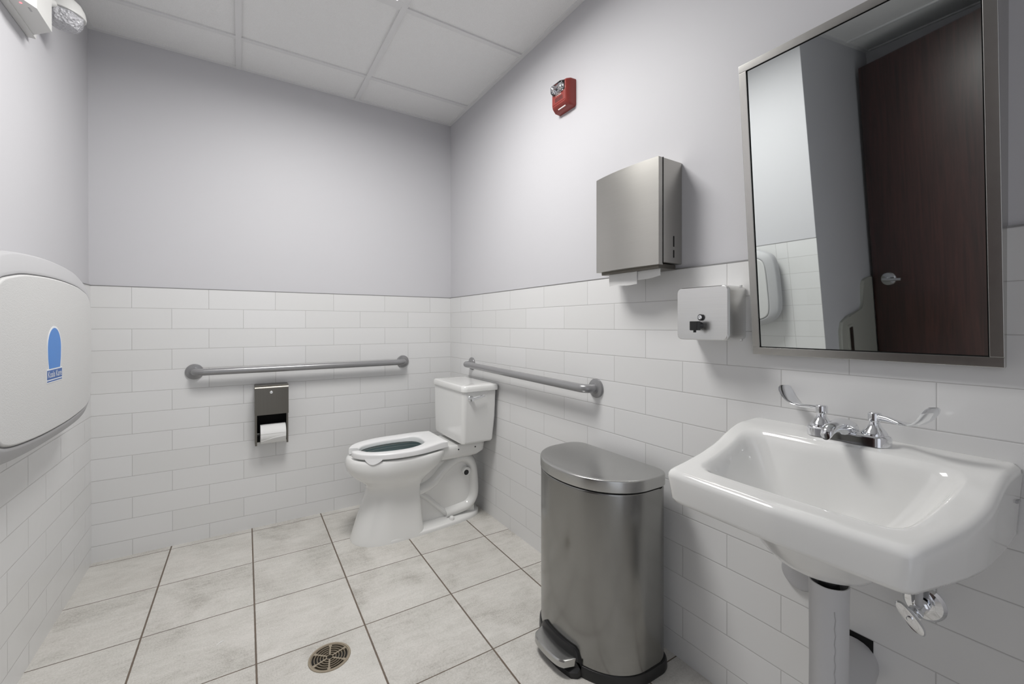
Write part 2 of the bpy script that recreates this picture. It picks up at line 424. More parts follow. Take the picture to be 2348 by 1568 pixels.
# ------------------------------------------------------------------ lights the room has
def ceiling_light():
    r = empty('ceiling_light', (-0.933, -1.211, HC), 'square recessed ceiling light with a glowing white diffuser', 'ceiling light')
    x0, x1, y0, y1 = -1.2265, -0.6395, -1.506, -0.916
    b = MB(); f = 0.028; z0, z1 = HC-0.012, HC-0.001
    b.box(x0, x1, y1-f, y1, z0, z1, 0.001).box(x0, x1, y0, y0+f, z0, z1, 0.001).box(x0, x0+f, y0+f, y1-f, z0, z1, 0.001).box(x1-f, x1, y0+f, y1-f, z0, z1, 0.001)
    b.build('frame', M_GRID, r)
    MB().box(x0+f, x1-f, y0+f, y1-f, HC-0.009, HC-0.002).build('diffuser', M_DIFF, r, 0)
    ld = bpy.data.lights.new('lamp', 'AREA'); ld.shape = 'RECTANGLE'; ld.size = x1-x0-2*f; ld.size_y = y1-y0-2*f
    ld.energy = LIGHT_W; ld.spread = math.radians(LIGHT_SPREAD); ld.color = (1.0, 0.985, 0.965)
    lo = bpy.data.objects.new('lamp', ld); COL.objects.link(lo); lo.parent = r; lo.location = (0, 0, -0.0105)
ceiling_light()

# ------------------------------------------------------------------ grab bars
def arc_path(p0, c, p1, n=8):
    """quadratic bend"""
    p0, c, p1 = Vector(p0), Vector(c), Vector(p1)
    return [(p0*(1-t)**2 + c*2*t*(1-t) + p1*t*t) for t in [k/n for k in range(n+1)]]
def grab_bar(label, a, b_, out, group):
    """a, b_ flange centres on the wall; out = unit vector off the wall"""
    a, b_, out = Vector(a), Vector(b_), Vector(out); d = (b_-a).normalized(); h = 0.058; rb = 0.045
    r = empty('grab_bar', a, label, 'grab bar', group)
    path = [a + out*0.006] + arc_path(a+out*(h-rb), a+out*h, a+out*h+d*rb) + arc_path(b_+out*h-d*rb, b_+out*h, b_+out*(h-rb)) + [b_+out*0.006]
    MB().tube(path, 0.0178, 24, ref=(0, 0, 1)).build('rail', M_BAR, r, 60)
    for c in (a, b_):
        MB().lathe(c, out, [(0.0395, 0.0), (0.0395, 0.006), (0.0375, 0.009), (0.030, 0.011), (0.022, 0.0125), (0.021, 0.016), (0.0185, 0.0165)], 40).build('flange', M_BAR, r)
grab_bar('long grey grab bar on the back wall above the toilet paper dispenser', (-1.4353, 0, 0.876), (-0.3392, 0, 0.878), (0, -1, 0), 'grab bars beside the toilet')
grab_bar('grey grab bar on the right-hand wall behind the toilet tank', (0, -0.335, 0.872), (0, -1.4486, 0.856), (-1, 0, 0), 'grab bars beside the toilet')

# ------------------------------------------------------------------ toilet paper dispenser
def paper_dispenser():
    x0, x1, z0, z1 = -1.170, -1.012, 0.468, 0.790
    r = empty('toilet_paper_dispenser', (-1.091, 0, z0), 'dark brushed steel toilet paper dispenser mounted on the back wall under the long grab bar', 'paper dispenser')
    b = MB()
    b.box(x0, x0+0.0025, -0.080, 0, z0, 0.64, 0.0005).box(x1-0.0025, x1, -0.080, 0, z0, 0.64, 0.0005)
    b.box(x0, x1, -0.004, 0, z0, z1-0.005)
    b.box(x0, x0+0.009, -0.082, -0.079, z0, 0.64).box(x1-0.009, x1, -0.082, -0.079, z0, 0.64)
    b.build('housing', M_STEEL_D, r)
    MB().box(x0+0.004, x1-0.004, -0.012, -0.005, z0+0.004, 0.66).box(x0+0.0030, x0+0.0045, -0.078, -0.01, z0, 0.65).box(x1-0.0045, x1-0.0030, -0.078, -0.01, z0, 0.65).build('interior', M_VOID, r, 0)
    # hood: curved top, flat front
    prof = [(0.0, z1), (-0.070, z1)] + [(-0.070-0.022*math.sin(t), z1-0.022+0.022*math.cos(t)) for t in [k*PI/2/6 for k in range(1, 7)]] + [(-0.092, 0.632), (-0.086, 0.632), (-0.086, 0.76), (0.0, 0.775)]
    hb = MB(); hb.prism(prof, lambda u, v, q: (q, u, v), x0-0.001, x1+0.001)
    hb.box(x0-0.001, x0+0.002, -0.088, -0.002, 0.632, 0.772).box(x1-0.002, x1+0.001, -0.088, -0.002, 0.632, 0.772)
    hood = hb.build('hood', M_STEEL_D, r, 40)
    MB().lathe((-1.094, -0.091, 0.752), (0, -1, 0), [(0.0075, 0), (0.0075, 0.003), (0.0055, 0.004), (0.005, 0.002)], 20).build('lock', M_STEEL_S, r)
    MB().lathe((x0+0.002, -0.048, 0.522), (1, 0, 0), [(0.008, 0), (0.008, 0.152)], 20).build('spindle', M_BLACK, r)
    t = empty('toilet_paper_roll', (-1.08, -0.048, 0.522), 'white toilet paper roll hanging in the steel dispenser on the back wall', 'toilet paper')
    b = MB(); R = 0.052; xa, xb = -1.145, -1.024
    n = 48; outer = []
    for x in (xa, xb): outer.append([(x, -0.050+R*math.cos(2*PI*k/n), 0.522+R*math.sin(2*PI*k/n)) for k in range(n)])
    inn = [[(x, -0.050+0.02*math.cos(2*PI*k/n), 0.522+0.02*math.sin(2*PI*k/n)) for k in range(n)] for x in (xb, xa)]
    b.loft(outer+inn, False, False, wrap=True)
    b.build('roll', M_PAPER, t, 50)
    tb = MB()                       # loose end of the sheet, cut at a slant
    pts = [(xa+0.001, 0.01), (xb-0.001, 0.01), (xb-0.001, -0.012), (xa+0.05, -0.020), (xa+0.001, -0.034)]
    va = [tb.bm.verts.new((x, -0.050-R*math.cos(z/R)-0.0018, 0.522+R*math.sin(z/R))) for x, z in pts]
    vb = [tb.bm.verts.new((x, -0.050-R*math.cos(z/R)-0.0008, 0.522+R*math.sin(z/R))) for x, z in pts]
    tb.face(va); tb.face(list(reversed(vb)))
    for i in range(5): tb.face([va[i], va[(i+1) % 5], vb[(i+1) % 5], vb[i]])
    tb.build('loose_sheet', M_PAPER, t, 0)
paper_dispenser()

# ------------------------------------------------------------------ toilet
def toilet():
    YT = -0.44
    r = empty('toilet', (-0.4, YT, 0), 'white floor-mounted two-piece toilet with an open-front seat standing in the corner', 'toilet')
    def oval(x0, x1, hw, z, n=72, p=2.2, back=0.0):
        """egg outline; back>0 flattens the rear end"""
        out = []; cx = lerp(x0, x1, 0.52); ax0 = cx-x0; ax1 = x1-cx
        for k in range(n):
            a = 2*PI*k/n; c, s_ = math.cos(a), math.sin(a)
            pp = p if c < 0 else p + back
            ex = 2/pp
            xx = (abs(c)**ex)*(1 if c > 0 else -1); yy = (abs(s_)**ex)*(1 if s_ > 0 else -1)
            out.append((cx + xx*(ax1 if c > 0 else ax0), YT + yy*hw, z))
        return out
    b = MB()
    rings = [oval(-0.758, -0.40, 0.140, 0.0, back=6), oval(-0.757, -0.40, 0.1395, 0.012, back=6), oval(-0.745, -0.405, 0.133, 0.05, back=6),
             oval(-0.722, -0.41, 0.124, 0.12, back=6), oval(-0.698, -0.415, 0.116, 0.19, back=6), oval(-0.683, -0.415, 0.113, 0.235, back=5),
             oval(-0.679, -0.41, 0.115, 0.262, back=4), oval(-0.690, -0.39, 0.128, 0.287, back=2.5), oval(-0.722, -0.36, 0.150, 0.312, back=1.5),
             oval(-0.755, -0.32, 0.168, 0.338, back=1), oval(-0.776, -0.29, 0.180, 0.368, back=1), oval(-0.782, -0.27, 0.1835, 0.395, back=1),
             oval(-0.779, -0.262, 0.182, 0.418, back=1), oval(-0.772, -0.262, 0.177, 0.431, back=1), oval(-0.762, -0.264, 0.170, 0.434, back=1),
             oval(-0.735, -0.30, 0.145, 0.434, back=0.5), oval(-0.727, -0.31, 0.136, 0.430, back=0.5), oval(-0.725, -0.312, 0.134, 0.415, back=0.5)]
    b.loft(rings, True, False)
    # deck under the tank
    dk = lambda hw, z, xb=-0.03, xf=-0.34: [(x, YT+y, z) for x, y in rrect(xf, xb, -hw, hw, [0.03, 0.02, 0.02, 0.03], 5)]
    b.loft([dk(0.085, 0.355, -0.10, -0.34), dk(0.110, 0.372, -0.06), dk(0.122, 0.392, -0.035), dk(0.125, 0.425), dk(0.123, 0.438), dk(0.118, 0.444)], True, True)
    # recessed rear body, foot flange and the outer curve of the trapway
    web = [(-0.43, 0.0), (-0.43, 0.26), (-0.36, 0.33), (-0.28, 0.38), (-0.12, 0.37), (-0.085, 0.30), (-0.075, 0.0)]
    b.prism(web, lambda u, v, q: (u, YT+q, v), -0.062, 0.062)
    foot = []
    for z, k in ((0.0, 1.0), (0.010, 1.0), (0.017, 0.98), (0.022, 0.93), (0.027, 0.80), (0.034, 0.62)):
        foot.append([(lerp(-0.30, x, 0.97+0.03*k if k > .9 else 0.97), YT+y*k, z) for x, y in
                     [(px_, py_) for px_, py_ in catmull([(-0.62, 0.128), (-0.50, 0.139), (-0.36, 0.134), (-0.20, 0.117), (-0.10, 0.094), (-0.045, 0.055), (-0.028, 0.0), (-0.045, -0.055), (-0.10, -0.094), (-0.20, -0.117), (-0.36, -0.134), (-0.50, -0.139), (-0.62, -0.128), (-0.66, 0.0)], 6)]])
    b.loft(foot, True, True)
    path = catmull([(-0.47, YT, 0.205), (-0.40, YT, 0.215), (-0.33, YT, 0.245), (-0.27, YT, 0.300), (-0.20, YT, 0.345), (-0.135, YT, 0.347), (-0.092, YT, 0.300), (-0.078, YT, 0.20), (-0.080, YT, 0.12), (-0.115, YT, 0.072), (-0.18, YT, 0.058), (-0.26, YT, 0.050)], 6, False)
    b.tube(path, [0.042]*len(path), 24, ref=(0, 1, 0), sx=1.0, sy=2.15)
    b.tube([(-0.44, YT, 0.215), (-0.36, YT, 0.155), (-0.29, YT, 0.085), (-0.24, YT, 0.04)], 0.026, 16, ref=(0, 1, 0), sx=1.0, sy=3.0)
    bowl = b.build('bowl', M_CHINA, r, 50)
    # inside of the bowl and water
    bi = MB()
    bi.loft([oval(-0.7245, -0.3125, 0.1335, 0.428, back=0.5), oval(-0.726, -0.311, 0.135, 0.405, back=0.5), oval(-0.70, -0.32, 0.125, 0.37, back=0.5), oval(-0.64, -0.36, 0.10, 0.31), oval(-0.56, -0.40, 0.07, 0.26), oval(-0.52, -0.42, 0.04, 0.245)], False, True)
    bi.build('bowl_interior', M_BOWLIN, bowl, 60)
    wb = MB(); wb.loft([oval(-0.69, -0.325, 0.119, 0.352, back=.5), oval(-0.688, -0.327, 0.117, 0.353, back=.5)], False, True); wb.build('water', M_WATER, bowl, 0)
    for s_ in (-1,):
        MB().lathe((-0.235, YT+s_*0.098, 0.026), (0, 0, 1), [(0.0145, -0.006), (0.015, 0.006), (0.0125, 0.013), (0.007, 0.017), (0.001, 0.0175)], 20).build('bolt_cap', M_CHINA, bowl)
    hb = MB(); hb.lathe((-0.135, YT-0.055, 0.272), (0, -1, 0), [(0.024, 0), (0.024, 0.034), (0.020, 0.0355)], 24).build('access_hole', M_CHINA, bowl)
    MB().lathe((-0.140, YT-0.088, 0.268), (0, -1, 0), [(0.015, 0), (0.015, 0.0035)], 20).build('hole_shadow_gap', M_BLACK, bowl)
    for xx in (-0.205, -0.10):
        MB().lathe((xx, YT-0.121, 0.418), (0, -1, 0), [(0.004, 0), (0.004, 0.005)], 12).build('bolt', M_BLACK, bowl)
    # seat: open-front ring with rounded section
    n = 61; O, I = [], []
    def outer(t):   # t from -1 (right front) .. 1 (left front) through the back
        pass
    half_o = catmull([(-0.772, 0.030), (-0.765, 0.062), (-0.735, 0.110), (-0.68, 0.150), (-0.60, 0.177), (-0.52, 0.184), (-0.44, 0.177), (-0.36, 0.155), (-0.305, 0.138), (-0.285, 0.134)], 5, False)
    half_i = catmull([(-0.722, 0.024), (-0.710, 0.045), (-0.690, 0.070), (-0.65, 0.092), (-0.59, 0.107), (-0.53, 0.111), (-0.47, 0.106), (-0.42, 0.090), (-0.395, 0.060), (-0.388, 0.030)], 5, False)
    def full(h, xb, yb):
        a = [(p.x, p.y) for p in h]
        mid = [(lerp(a[-1][0], xb, k/6), lerp(a[-1][1], 0, k/6)) for k in range(1, 7)]
        hh = a+mid
        return hh + [(x, -y) for x, y in reversed(hh[:-1])]
    FO = full(half_o, -0.285, 0); FI = full(half_i, -0.387, 0)
    FO[51:60] = FO[51:60]
    rings = []
    z0, z1 = 0.441, 0.472
    for (ox, oy), (ix, iy) in zip(FO, FI):
        bk = ss(-0.50, -0.30, ox)
        zt = z1 + 0.009*bk; zb = z0
        pr = [(0.0, zb+0.004), (0.0, zt-0.008), (0.06, zt-0.002), (0.16, zt), (0.5, zt-0.001), (0.84, zt-0.003), (0.95, zt-0.007), (1.0, zt-0.013), (1.0, zb+0.004), (0.92, zb), (0.08, zb)]
        rings.append([(lerp(ox, ix, t)+0.012, YT+lerp(oy, iy, t), z) for t, z in pr])
    sb = MB(); sb.loft(rings, True, True)
    # lifting tab under the near arm
    near = [(p.x, -p.y) for p in half_o if -0.728 < p.x < -0.640]
    fine_ = [(lerp(a[0], b_[0], q/4), lerp(a[1], b_[1], q/4)) for a, b_ in zip(near, near[1:]) for q in range(4)] + [near[-1]]
    tr = []
    for q, (x, y) in enumerate(fine_):
        t = q/(len(fine_)-1); dz = 0.022*math.sin(PI*t)**0.8; nx, ny = -0.45, -0.89
        x += 0.012; fl_ = 0.006*math.sin(PI*t)
        tr.append([(x-nx*0.003, YT+y-ny*0.003, 0.448), (x+nx*0.001, YT+y+ny*0.001, 0.450), (x+nx*(0.002+fl_), YT+y+ny*(0.002+fl_), 0.445-dz), (x+nx*(fl_-0.003), YT+y+ny*(fl_-0.003), 0.4445-dz)])
    sb.loft(tr, True, True)
    sb.build('seat', M_SEAT, r, 45)
    for s_ in (-1, 1): MB().box(-0.300, -0.262, YT+s_*0.075-0.02, YT+s_*0.075+0.02, 0.432, 0.466, 0.004).build('seat_hinge', M_SEAT, r)
    # tank and lid
    YK = -0.452
    def tk(x0, x1, hw, z, rr=0.03): return [(x, YK+y, z) for x, y in rrect(x0, x1, -hw, hw, [0.012, rr, rr, 0.012], 6)]
    tb = MB()
    tb.loft([tk(-0.205, -0.050, 0.175, 0.459, 0.015), tk(-0.218, -0.036, 0.192, 0.464, 0.02), tk(-0.221, -0.032, 0.197, 0.475, 0.022), tk(-0.2225, -0.022, 0.206, 0.60, 0.024), tk(-0.2215, -0.017, 0.211, 0.752, 0.026)], True, True)
    tank = tb.build('tank', M_CHINA, r, 50)
    lb = MB()
    lb.loft([tk(-0.225, -0.010, 0.214, 0.749), tk(-0.2285, -0.007, 0.219, 0.752), tk(-0.2285, -0.006, 0.2195, 0.765), tk(-0.226, -0.008, 0.2165, 0.779), tk(-0.219, -0.013, 0.209, 0.785), tk(-0.17, -0.03, 0.16, 0.787)], True, True)
    lb.build('tank_lid', M_CHINA, r, 50)
    fl = MB(); xh, zh, yh = -0.178, 0.713, YK-0.208
    fl.lathe((xh, yh, zh), (0, -1, 0), [(0.017, 0), (0.017, 0.004), (0.013, 0.008), (0.011, 0.018), (0.012, 0.024), (0.006, 0.026)], 24)
    fl.tube([(xh-0.006, yh-0.019, zh), (xh+0.02, yh-0.022, zh+0.004), (xh+0.06, yh-0.022, zh+0.011), (xh+0.078, yh-0.020, zh+0.013)], [0.010, 0.009, 0.0075, 0.005], 16, ref=(0, 1, 0), sx=1.0, sy=0.55)
    fl.build('flush_lever', M_CHROME, tank)
toilet()

# ------------------------------------------------------------------ fire alarm strobe
def fire_alarm():
    y0, y1, z0, z1 = -1.3137, -1.196, 2.075, 2.197
    r = empty('fire_alarm', (0.008, -1.255, 2.075), 'red fire alarm strobe and horn high on the right-hand wall', 'fire alarm')
    def sec(x, iy, iz0, iz1, bow=0.0): 
        out = []
        for (y, z) in rrect(y0+iy, y1-iy, z0+iz0, z1-iz1, 0.010, 4): out.append((x, y, z))
        return out
    b = MB()
    b.loft([sec(0.008, 0, 0, 0), sec(-0.018, 0.001, 0.001, 0.001), sec(-0.036, 0.007, 0.012, 0.006), sec(-0.042, 0.012, 0.020, 0.010)], True, True)
    body = b.build('housing', M_RED, r, 30)
    xf = -0.042
    MB().box(xf-0.0015, xf+0.003, y0+0.016, y1-0.016, z0+0.026, z0+0.070, 0.001).build('face_plate', M_RED, r)
    g = MB()
    for k in range(6):
        y = -1.233-0.009*k; g.prism([(y, z0+0.034), (y-0.004, z0+0.034), (y-0.0025, z0+0.052), (y+0.0015, z0+0.052)], lambda u, v, q: (q, u, v), xf-0.0022, xf-0.0005)
    g.build('sound_slots', M_REDD, r, 0)
    text_obj('lettering', 'FIRE', 0.021, 0.0006, lambda u, v, q: (xf-0.0018-q, -1.255-u, z0+0.064+v), M_WHITE, r)
    MB().box(-0.030, -0.026, -1.285, -1.235, z0+0.0045, z0+0.010, 0.0005, M=None).build('label_plate', M_WHITE, r)
    # reflector and clear lens
    rb = MB()
    rb.box(xf-0.002, xf+0.002, y0+0.022, y1-0.022, z1-0.052, z1-0.014, 0.001)
    for yy in (-1.238, -1.272): rb.lathe((xf-0.002, yy, z1-0.033), (-1, 0, 0), [(0.014, 0), (0.011, 0.003), (0.006, 0.008), (0.003, 0.012)], 20)
    rb.tube([(xf-0.012, -1.240, z1-0.033), (xf-0.012, -1.270, z1-0.033)], 0.004, 12)
    rb.build('reflector', M_CHROME, r)
    lz0, lz1 = z1-0.056, z1-0.010
    lb = MB()
    lb.loft([[(xf, y, z) for y, z in rrect(y0+0.018, y1-0.018, lz0, lz1, 0.006, 4)], [(xf-0.018, y, z) for y, z in rrect(y0+0.024, y1-0.024, lz0+0.004, lz1-0.006, 0.008, 4)], [(xf-0.022, y, z) for y, z in rrect(y0+0.030, y1-0.030, lz0+0.009, lz1-0.011, 0.008, 4)]], True, True)
    lb.build('strobe_lens', M_CLEAR, r)
fire_alarm()

# ------------------------------------------------------------------ paper towel dispenser
def towel_dispenser():
    y0, y1, z0, z1 = -1.846, -1.562, 1.310, 1.656
    r = empty('paper_towel_dispenser', (0, -1.70, z0), 'large brushed steel paper towel dispenser high on the right-hand wall', 'towel dispenser')
    b = MB()
    b.box(-0.088, 0.008, y0, y1, z0+0.008, z1, 0.003)
    cab = b.build('cabinet', M_STEEL_T, r)
    # bowed front door with a folded edge
    n = 14; pts = []
    for k in range(n+1):
        t = k/n; y = lerp(y0+0.001, y1-0.001, t); pts.append((-(0.110 + 0.012*(1-(2*t-1)**2)), y))
    pts += [(-0.0895, y1-0.001), (-0.0895, y0+0.001)]
    d = MB(); d.prism(pts, lambda u, v, q: (u, v, q), z0, z1-0.001, bev=0.0)
    door = d.build('front_cover', M_STEEL_T, r, 25)
    MB().box(-0.0898, -0.0880, y0-0.0006, y1+0.0006, z0+0.004, z1+0.0004).build('door_seam', M_VOID, r, 0)
    MB().box(-0.095, -0.010, y0+0.012, y1-0.012, z0-0.010, z0+0.006, 0.002).build('tray', M_STEEL_D, r)
    s = MB()
    s.prism(rrect(-0.0385, -0.0335, 1.372, 1.408, 0.0024, 4), lambda u, v, q: (u, q, v), y0-0.0008, y0+0.002)
    s.prism(rrect(-0.0385, -0.0335, 1.336, 1.362, 0.0024, 4), lambda u, v, q: (u, q, v), y0-0.0008, y0+0.002)
    s.build('level_slot', M_VOID, r, 0)
    t = empty('paper_towel', (-0.07, -1.72, z0-0.045), 'white folded paper towel hanging out of the steel towel dispenser', 'paper towel')
    pb = MB(); N_ = 24
    def sheet(ya, yb, xa, drop, tilt):
        rows = []
        for i in range(N_+1):
            u = i/N_; y = lerp(ya, yb, u)
            zb = z0-drop-tilt*u + 0.002*math.sin(u*7)
            rows.append([(xa-0.010, y, z0+0.004), (xa-0.012, y, lerp(z0, zb, .5)), (xa-0.010-0.004*math.sin(u*3), y, zb), (xa-0.0085-0.004*math.sin(u*3), y, zb), (xa-0.0100, y, lerp(z0, zb, .5)), (xa-0.008, y, z0+0.004)])
        pb.loft(rows, True, True)
    sheet(-1.605, -1.735, -0.075, 0.052, 0.002)
    sheet(-1.700, -1.828, -0.070, 0.045, -0.012)
    pb.build('sheets', M_PAPER, t, 30)
towel_dispenser()

# ------------------------------------------------------------------ soap dispenser
def soap_dispenser():
    y0, y1, z0, z1 = -2.064, -1.898, 1.071, 1.229
    r = empty('soap_dispenser', (0, -1.98, z0), 'small brushed steel soap dispenser with a black push valve left of the mirror', 'soap dispenser')
    b = MB()
    def s_(x, i, rr=0.016): return [(x, y, z) for y, z in rrect(y0+i, y1-i, z0+i, z1-i, rr, 6)]
    b.loft([s_(0.0, 0.0), s_(-0.080, 0.0), s_(-0.0805, 0.0022), s_(-0.0825, 0.0022), s_(-0.083, 0), s_(-0.088, 0.0006), s_(-0.0905, 0.003)], True, True)
    b.build('tank', M_STEEL_S, r, 40)
    yv, xv = -1.978, -0.0905
    MB().lathe((xv, yv-0.004, 1.138), (-1, 0, 0), [(0.0095, 0), (0.0095, 0.005), (0.0075, 0.006)], 24).build('lock_ring', M_BLACK, r)
    MB().lathe((xv-0.0045, yv-0.004, 1.138), (-1, 0, 0), [(0.0065, 0), (0.0065, 0.003), (0.0035, 0.0034), (0.003, 0.002)], 20).build('lock', M_CHROME, r)
    v = MB()
    v.lathe((xv, yv, 1.114), (-1, 0, 0), [(0.011, 0), (0.0105, 0.012), (0.009, 0.018)], 20)
    v.box(xv-0.034, xv-0.016, yv-0.013, yv+0.012, 1.100, 1.127, 0.002)
    v.tube([(xv-0.026, yv, 1.101), (xv-0.026, yv, 1.094)], 0.004, 12)
    v.build('push_valve', M_BLACK, r)
    for z in (z0+0.006, z1-0.006):
        MB().lathe((-0.012, -2.056, z), (0, 0, 1 if z > 1.1 else -1), [(0.004, 0), (0.004, 0.008), (0.002, 0.009)], 12).build('hinge_pin', M_STEEL_S, r)
soap_dispenser()

# ------------------------------------------------------------------ mirror, tilted forward
def mirror():
    y0, y1 = -2.566, -2.098; th = math.radians(5.5); z0 = 1.035; L = 0.782
    r = empty('mirror', (0, -2.33, z0), 'large tilted wall mirror in a brushed steel frame above the sink', 'mirror')
    P0 = Vector((-0.022, 0, z0)); V = Vector((-math.sin(th), 0, math.cos(th))); Nn = Vector((-math.cos(th), 0, -math.sin(th)))
    def fn(u, v, q): p = P0 + V*v + Nn*q; return (p.x, u, p.z)
    fw = 0.0195
    b = MB()
    for (ua, ub, va, vb) in ((y0, y1, 0, fw), (y0, y1, L-fw, L), (y0, y0+fw, fw, L-fw), (y1-fw, y1, fw, L-fw)):
        b.prism([(ua, va), (ub, va), (ub, vb), (ua, vb)], fn, -0.012, 0.004, bev=0.0012)
    b.build('frame', M_STEEL_M, r, 30)
    MB().prism([(y0+fw-0.001, fw-0.001), (y1-fw+0.001, fw-0.001), (y1-fw+0.001, L-fw+0.001), (y0+fw-0.001, L-fw+0.001)], fn, -0.010, -0.0010).build('gasket', M_VOID, r, 0)
    g = 0.0022
    MB().prism([(y0+fw+g, fw+g), (y1-fw-g, fw+g), (y1-fw-g, L-fw-g), (y0+fw+g, L-fw-g)], fn, -0.009, 0.0).build('glass', M_GLASS, r, 0)
    for yy in (y0+0.0015, y1-0.0035):       # wedge sides back to the wall
        sb = MB(); top = P0+V*L-Nn*0.011; bot = P0-Nn*0.011
        sb.prism([(0.0, z0+0.001), (bot.x, bot.z+0.001), (top.x, top.z-0.001), (0.008, top.z-0.001), (0.008, H0), (0, H0)], lambda u, v, q: (u, q, v), yy, yy+0.002)
        sb.build('side_plate', M_STEEL_M, r, 0)
mirror()

# ------------------------------------------------------------------ sink
SY = -2.335
def sink():
    r = empty('sink', (0, SY, 0.70), 'white rectangular wall-hung porcelain sink under the mirror', 'sink')
    cx, cy = -0.20, SY; n = 240
    def zr(x):      # height of the rim against distance from the wall
        pts = [(0, 0.854), (0.095, 0.852), (0.145, 0.836), (0.193, 0.815), (0.267, 0.797), (0.337, 0.786), (0.405, 0.778), (0.45, 0.776)]
        x = -x
        for (a, za), (b_, zb) in zip(pts, pts[1:]):
            if x <= b_: return lerp(za, zb, (x-a)/(b_-a)) if x > a else za
        return pts[-1][1]
    def zrs(x): return sum(zr(x+d) for d in (-0.018, -0.012, -0.006, 0, 0.006, 0.012, 0.018))/7
    def poly(pts):
        return [(p[0], p[1]) for p in pts]
    def rpoly(corners, rad, m=10):
        out = []; N_ = len(corners)
        for i in range(N_):
            p = Vector(corners[i]); a = Vector(corners[i-1]); c = Vector(corners[(i+1) % N_]); rr = rad[i]
            d1 = (a-p).normalized(); d2 = (c-p).normalized(); ang = d1.angle(d2); t = rr/math.tan(ang/2)
            s1, s2 = p+d1*t, p+d2*t
            for k in range(m+1):
                u = k/m; out.append((s1*(1-u)**2 + p*2*u*(1-u) + s2*u*u))
        return out
    def resample(pts):
        """sample a closed outline by angle about the centre"""
        out = []; N_ = len(pts)
        for k in range(n):
            a = 2*PI*(k+0.5)/n; d = Vector((math.cos(a), math.sin(a))); best = None
            for i in range(N_):
                p = Vector(pts[i])-Vector((cx, cy)); q = Vector(pts[(i+1) % N_])-Vector((cx, cy)); e = q-p
                den = d.x*e.y-d.y*e.x
                if abs(den) < 1e-12: continue
                t = (p.x*e.y-p.y*e.x)/den; u = (p.x*d.y-p.y*d.x)/den
                if t > 0 and -1e-6 <= u <= 1+1e-6: best = t if best is None else max(best, t)
            out.append(Vector((cx, cy))+d*best)
        return out
    xf, hb, hf = -0.402, 0.2495, 0.219
    def outl(i, extra=0.0):
        c = [(0.0, cy+hb-i), (xf+i+0.004, cy+hf+0.024-i), (xf+i-0.004, cy+0.0), (xf+i+0.006, cy-0.200+i), (-0.22, cy-0.2435+i), (0.0, cy-0.2505+i)]
        return resample(rpoly(c, [0.0001, 0.022, 0.20, 0.024, 0.55, 0.0001]))
    def inn(i):
        c = [(-0.110-i, cy+0.207-i), (xf+0.056+i, cy+0.197-i), (xf+0.052+i, cy), (xf+0.056+i, cy-0.172+i), (-0.110-i, cy-0.208+i)]
        return resample(rpoly(c, [0.045, 0.050, 0.2, 0.050, 0.045]))
    R3 = lambda pts, zf: [(p.x, p.y, zf(p)) for p in pts]
    def circ(rx, ry, x, y, z): return [(x+rx*math.cos(2*PI*(k+0.5)/n), y+ry*math.sin(2*PI*(k+0.5)/n), z) for k in range(n)]
    o0, o1, o2, o3 = outl(0.019), outl(0.010), outl(0.0), outl(0.004)
    ob, om = outl(0.006), outl(0.002)
    o4 = outl(0.013); i0, i1, i2, i3 = inn(-0.004), inn(0.0), inn(0.005), inn(0.012)
    zb_ = lambda p: 0.702 + 0.010*ss(-0.10, 0.0, p.x)
    zbw = lambda p: zb_(p)
    o25 = outl(0.0012)
    rings = [circ(0.030, 0.030, -0.205, cy, 0.598), circ(0.055, 0.06, -0.205, cy, 0.602), circ(0.080, 0.088, -0.205, cy, 0.616), circ(0.105, 0.112, -0.205, cy, 0.640),
             circ(0.125, 0.133, -0.205, cy, 0.672), circ(0.140, 0.155, -0.205, cy, 0.696), circ(0.150, 0.172, -0.205, cy, 0.704),
             R3(outl(0.034), lambda p: zb_(p)+0.004), R3(o0, lambda p: zb_(p)), R3(o1, lambda p: zb_(p)+0.004), R3(ob, lambda p: zb_(p)+0.013),
             R3(om, lambda p: lerp(zb_(p), zrs(p.x), 0.6)), R3(o2, lambda p: zrs(p.x)-0.016), R3(o25, lambda p: zrs(p.x)-0.0095), R3(o3, lambda p: zrs(p.x)-0.0045), R3(outl(0.009), lambda p: zrs(p.x)-0.0012), R3(o4, lambda p: zrs(p.x))]
    # rim surface between outer and inner outlines
    for t in (0.25, 0.5, 0.75):
        rings.append([(lerp(a.x, b_.x, t), lerp(a.y, b_.y, t), zrs(lerp(a.x, b_.x, t))) for a, b_ in zip(o4, i0)])
    rings += [R3(i0, lambda p: zrs(p.x)), R3(i1, lambda p: zrs(p.x)-0.0012), R3(i2, lambda p: zrs(p.x)-0.0045), R3(i3, lambda p: zrs(p.x)-0.0125)]
    zd = 0.660; dr = circ(0.023, 0.023, -0.215, cy, zd)
    for t in [0.05, 0.11, 0.18, 0.26, 0.35, 0.45, 0.56, 0.67, 0.78, 0.88, 0.95, 1.0]:
        ring = []
        for a, q in zip(i3, dr):
            x, y = lerp(a.x, q[0], t), lerp(a.y, q[1], t)
            zt = zrs(a.x)-0.0125
            ring.append((x, y, zd + (zt-zd)*(1-t)**2.1))
        rings.append(ring)
    rings.append(circ(0.0225, 0.0225, -0.215, cy, 0.640))
    b = MB(); b.loft(rings, True, True)
    basin = b.build('basin', M_CHINA, r, 55)
    MB().lathe((-0.215, cy, 0.646), (0, 0, 1), [(0.0215, 0), (0.0215, 0.012), (0.018, 0.0135), (0.012, 0.010)], 32).build('drain_strainer', M_CHROME, r)
    # maker's mark on the right side, illegible oval
    MB().prism(rrect(-0.045, -0.020, 0.785, 0.791, 0.0029, 4), lambda u, v, q: (u, q, v+(-u)*0.1), cy-hb+0.0038-0.0045, cy-hb+0.006).build('maker_mark', M_PLAS, r, 0)
sink()

